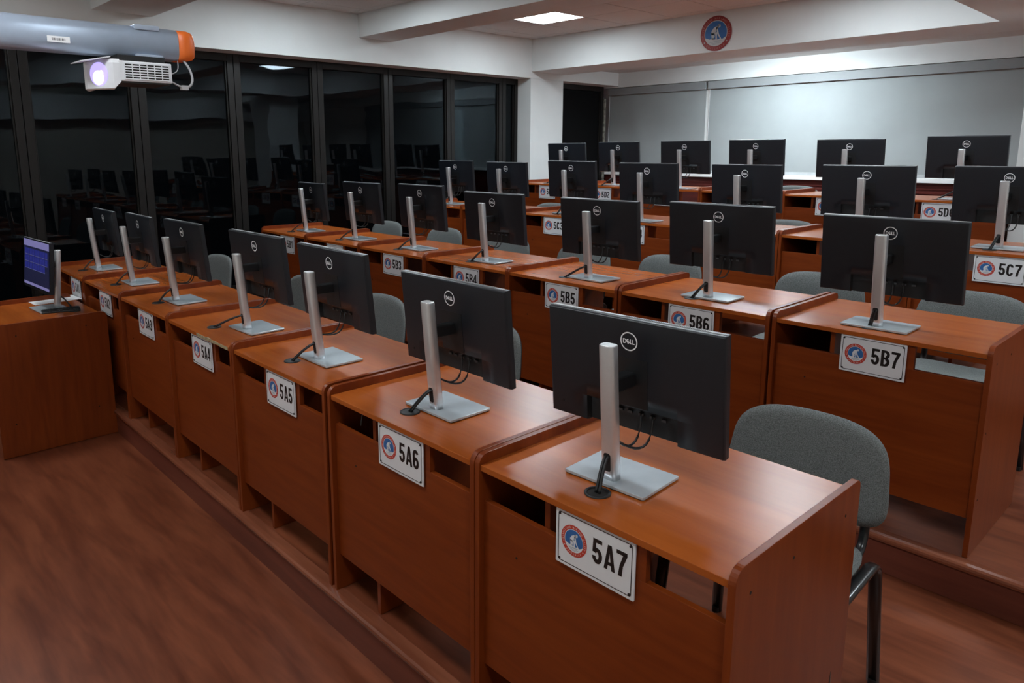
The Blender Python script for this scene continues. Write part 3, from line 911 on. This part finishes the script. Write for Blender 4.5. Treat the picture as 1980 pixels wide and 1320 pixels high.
# =================================================================== CHAIRS
def chair_meshes():
    c = {}
    def pad(rows, cols, fn, th, name, mat, back=False):
        """closed cushion from a front surface function fn(u,v)->(x,y,z,normal offset dir)"""
        bm = bmesh.new()
        F, Bk = [], []
        for j in range(rows+1):
            f_, b_ = [], []
            for i in range(cols+1):
                u, v = i/cols*2-1, j/rows*2-1
                P, Nn, t0, t1 = fn(u, v)
                f_.append(bm.verts.new(Vector(P) + Vector(Nn)*t0)); b_.append(bm.verts.new(Vector(P) - Vector(Nn)*t1))
            F.append(f_); Bk.append(b_)
        for j in range(rows):
            for i in range(cols):
                bm.faces.new((F[j][i], F[j][i+1], F[j+1][i+1], F[j+1][i])).smooth = True
                bm.faces.new((Bk[j+1][i], Bk[j+1][i+1], Bk[j][i+1], Bk[j][i])).smooth = True
        loopF = [F[0][i] for i in range(cols+1)] + [F[j][-1] for j in range(1, rows+1)] + [F[-1][i] for i in range(cols-1, -1, -1)] + [F[j][0] for j in range(rows-1, 0, -1)]
        loopB = [Bk[0][i] for i in range(cols+1)] + [Bk[j][-1] for j in range(1, rows+1)] + [Bk[-1][i] for i in range(cols-1, -1, -1)] + [Bk[j][0] for j in range(rows-1, 0, -1)]
        n = len(loopF)
        for k in range(n):
            bm.faces.new((loopF[k], loopB[k], loopB[(k+1) % n], loopF[(k+1) % n])).smooth = True
        return mesh(name, bm, mat)
    def sq(u, v, p=4.0):
        """map the square to a superellipse so that corners are round"""
        m_ = max(abs(u), abs(v))
        if m_ < 1e-6: return 0, 0
        r = (abs(u/m_)**p + abs(v/m_)**p)**(-1/p)
        return u*r, v*r
    def backf(t0, t1, grow=0.0):
        def fn(u, v):
            a, b = sq(u, v, 4.2)
            hw = .249 - .016*b + grow
            x = a*hw
            z = .648 + b*(.152 + grow) + .012*(1-a*a)*(1 if b > 0 else 0)*b
            y = .245 + .055*(z-.5)/.3 - .040*(a*a)
            e = 1 - max(abs(u), abs(v))**6
            return (x, y, z), (0, -1, .12), t0*(.35 + .65*e), t1*(.5+.5*e)
        return fn
    c['backrest'] = pad(14, 18, backf(.026, .002), 0, 'backrest', 'fabric')
    c['back_shell'] = pad(14, 18, backf(-.001, .019, -.003), 0, 'back_shell', 'shell')
    def seatf(t0, t1, grow=0.0):
        def fn(u, v):
            a, b = sq(u, v, 3.8)
            x = a*(.235 + grow); y = -.01 + b*(.215 + grow)
            z = .438 + .012*(a*a) - .018*max(0, -b-.55)
            e = 1 - max(abs(u), abs(v))**6
            return (x, y, z), (0, 0, 1), t0*(.3 + .7*e), t1*(.5+.5*e)
        return fn
    c['seat'] = pad(12, 14, seatf(.034, .002), 0, 'seat', 'fabric')
    c['seat_shell'] = pad(12, 14, seatf(-.001, .018, -.003), 0, 'seat_shell', 'shell')
    for s, nm in ((-1, 'l'), (1, 'r')):
        bm = bmesh.new()
        X0, X1 = s*.245, s*.262
        pts = [(X1, -.235, .004), (X0, -.205, .36)] + bez((X0, -.203, .375), (X0, -.198, .418), (X0, -.175, .428), (X0, -.14, .428), 5) \
            + [(X0, .09, .428)] + bez((X0, .12, .428), (X0, .165, .428), (X0, .19, .415), (X0, .198, .37), 5) + [(X1, .225, .004)]
        tube(bm, pts, .0115, 10, ry=.0195)
        c['frame' + nm] = mesh('side_frame', bm, 'steel_black')
        bm = bmesh.new()
        pts = bez((s*.19, .05, .412), (s*.19, .24, .40), (s*.19, .245, .43), (s*.19, .245, .53), 8) + [(s*.19, .258, .62)]
        tube(bm, pts, .008, 8, ry=.014)
        c['support' + nm] = mesh('back_support', bm, 'steel_black')
    bm = bmesh.new(); tube(bm, [(-.245, 0, 0), (.245, 0, 0)], .010, 8); c['bar'] = mesh('crossbar', bm, 'steel_black')
    bm = bmesh.new(); prism(bm, rrect(-.012, .012, -.018, .018, .008, 3), 0, .018, 'z'); c['glide'] = mesh('foot_glide', bm, 'rubber')
    return c
CM = chair_meshes()
def make_chair(label, loc, rz, group):
    t = thing('visitor_chair', label, 'chair', loc, rz, group)
    for k in ('seat', 'seat_shell', 'backrest', 'back_shell'): obj(k, CM[k], t)
    for nm, s in (('l', -1), ('r', 1)):
        f = obj('side_frame', CM['frame' + nm], t)
        obj('foot_glide', CM['glide'], f, loc=(s*.262, -.235, 0)); obj('foot_glide', CM['glide'], f, loc=(s*.262, .225, 0))
        obj('back_support', CM['support' + nm], t)
    obj('crossbar', CM['bar'], t, loc=(0, -.12, .412)); obj('crossbar', CM['bar'], t, loc=(0, .06, .412))
    return t
# x, y of the top of the backrest, turn
CH = {'A1': (.50, 1.12, 3), 'A3': (1.92, 1.11, -4), 'A4': (2.80, 1.10, 2), 'A5': (3.70, 1.10, 3), 'A7': (5.362, .965, 2),
      'B1': (.46, 2.87, 0), 'B2': (1.34, 2.86, -2), 'B3': (2.14, 2.84, 2), 'B4': (2.93, 2.84, 0), 'B5': (3.68, 2.80, -3), 'B6': (4.63, 2.81, 2), 'B7': (5.38, 2.78, -2),
      'C2': (1.41, 4.22, 0), 'C5': (3.83, 4.14, 0), 'D4': (3.10, 5.91, 0)}
for k, (x, y, a) in CH.items():
    lab = 'grey fabric chair with black frame behind the %s desk from the windows, %s row' % (ORD[int(k[1])-1], ROWN[k[0]])
    ra = R(a)
    make_chair(lab, (x + .297*math.sin(ra), y - .297*math.cos(ra), ZP[k[0]]), ra, 'grey visitor chairs behind the desks')

# =================================================================== PROJECTOR ON ITS BOOM
BX, BZ = 2.94, 1.335 + ZO
bo = thing('projector_boom', 'thick silver boom arm with orange end cap at upper left', 'boom', (BX, -.09, BZ - .014))
def boom_sec(s=1.0):
    p = []
    for k in range(28):
        a = 2*math.pi*k/28
        p.append((.062*s*math.copysign(abs(math.cos(a))**.5, math.cos(a)), max(-.060, .067*math.copysign(abs(math.sin(a))**.8, math.sin(a)))*s))
    return p
bm = bmesh.new(); prism(bm, boom_sec(), YF + .06, -.015, 'y', smooth=True); mobj('arm', bm, 'boom', bo)
bm = bmesh.new()
rings = []
for y, s in ((-.015, 1.004), (.030, 1.0), (.048, .93), (.058, .80)):
    rings.append([bm.verts.new((x*s, y, z*s)) for x, z in boom_sec()])
for a, b in zip(rings, rings[1:]):
    for k in range(28):
        bm.faces.new((a[k], a[(k+1) % 28], b[(k+1) % 28], b[k])).smooth = True
bm.faces.new(rings[-1]); bm.faces.new(rings[0])
mobj('end_cap', bm, 'orange', bo, label='orange plastic end cap')
bm = bmesh.new(); box(bm, -.02, .058, -.193, -.092, .050, .071); mobj('clip', bm, 'boom', bo, bevel=.004)
bm = bmesh.new(); box(bm, -.02, .0665, -.198, -.087, -.072, -.048); mobj('clip', bm, 'boom', bo, bevel=.004)
st = bx('sticker', (.0612, .0626, -.523, -.443, -.030, -.007), 'paper', bo)
bm = bmesh.new()
for k in range(16):
    y = -.507 + k*.003; box(bm, .0626, .0629, y, y+(.0012 if k % 3 else .002), -.023, -.014)
mobj('bar_marks', bm, 'ink', st)

pj = thing('projector', 'white short-throw projector with glowing lens hanging under the silver boom', 'projector', (BX, -.27, 1.195 + ZO))
# body: x to the viewer (+), y along the boom, z up
bm = bmesh.new(); prism(bm, [(-.11, -.106), (.112, -.106), (.112, .107), (-.11, .107)], -.040, .041, 'z')
mobj('body', bm, 'proj', pj, bevel=.005)
# head: plan outline with a cut corner that carries the lens; drops lower than the body
bm = bmesh.new()
plan = [(-.11, -.100), (.112, -.100), (.112, -.128), (.004, -.198), (-.03, -.198), (-.11, -.17)]
prof = [(-.074, .90), (-.070, 1.0), (.030, 1.0), (.046, .93)]
rings = []
for z, q in prof:
    rings.append([bm.verts.new((x*q, -.10 + (y+.10)*q, z if y < -.11 or z > -.05 else -.044)) for x, y in plan])
for a, b in zip(rings, rings[1:]):
    for k in range(6): bm.faces.new((a[k], a[(k+1) % 6], b[(k+1) % 6], b[k]))
bm.faces.new(rings[0]); bm.faces.new(rings[-1])
mobj('head', bm, 'proj', pj)
bm = bmesh.new(); box(bm, -.105, .106, -.095, .10, -.046, -.0395); mobj('underside', bm, 'shell', pj)
vp = bx('vent_panel', (.1118, .1126, -.082, .093, -.030, .031), 'hole', pj)
bm = bmesh.new()
for r_ in range(7):
    z = -.030 + r_*.0102; box(bm, .1122, .1150, -.084, .095, z-.0022, z+.0022)
for c_ in range(7):
    y = -.084 + c_*.0298; box(bm, .1122, .1146, y-.0018, y+.0018, -.032, .033)
mobj('grille', bm, 'proj', vp)
# lens window on the cut corner
c0 = Vector((.054, -.1655, -.014)); tu = Vector((.108, .070, 0)).normalized(); nn = Vector((.070, -.108, 0)).normalized()
bm = bmesh.new()
for r0, mi, off, du, dv in ((1.0, 0, .0012, 0, 0), (.60, 1, .0022, -.003, -.014), (.22, 1, .0022, .012, .004)):
    pts = [bm.verts.new(c0 + nn*off + tu*(du + .043*r0*math.cos(2*math.pi*q/24)) + Vector((0, 0, dv + .047*r0*math.sin(2*math.pi*q/24)))) for q in range(24)]
    f = bm.faces.new(pts); f.material_index = mi
mobj('lens_window', bm, ['lens', 'lens_core'], pj)
bm = bmesh.new(); box(bm, -.07, .085, -.10, .09, .041, .066); mobj('mount_bracket', bm, 'shell', pj)
bm = bmesh.new(); prism(bm, [(-.245, .026), (-.13, .052), (-.13, .056), (-.245, .030)], -.03, .10, 'x'); mobj('flap', bm, 'proj', pj)
bm = bmesh.new()
tube(bm, bez((.095, .107, -.030), (.095, .135, -.046), (.095, .15, -.052), (.095, .165, -.052), 6), .004, 6)
tube(bm, bez((.095, .165, -.052), (.095, .215, -.050), (.07, .22, .02), (.03, .185, .075), 10), .005, 6)
tube(bm, bez((.105, .107, .0), (.105, .145, .010), (.06, .155, .04), (.03, .165, .075), 8), .002, 6)
box(bm, .083, .107, .148, .176, -.062, -.044)
mobj('cable', bm, 'cable_grey', pj)
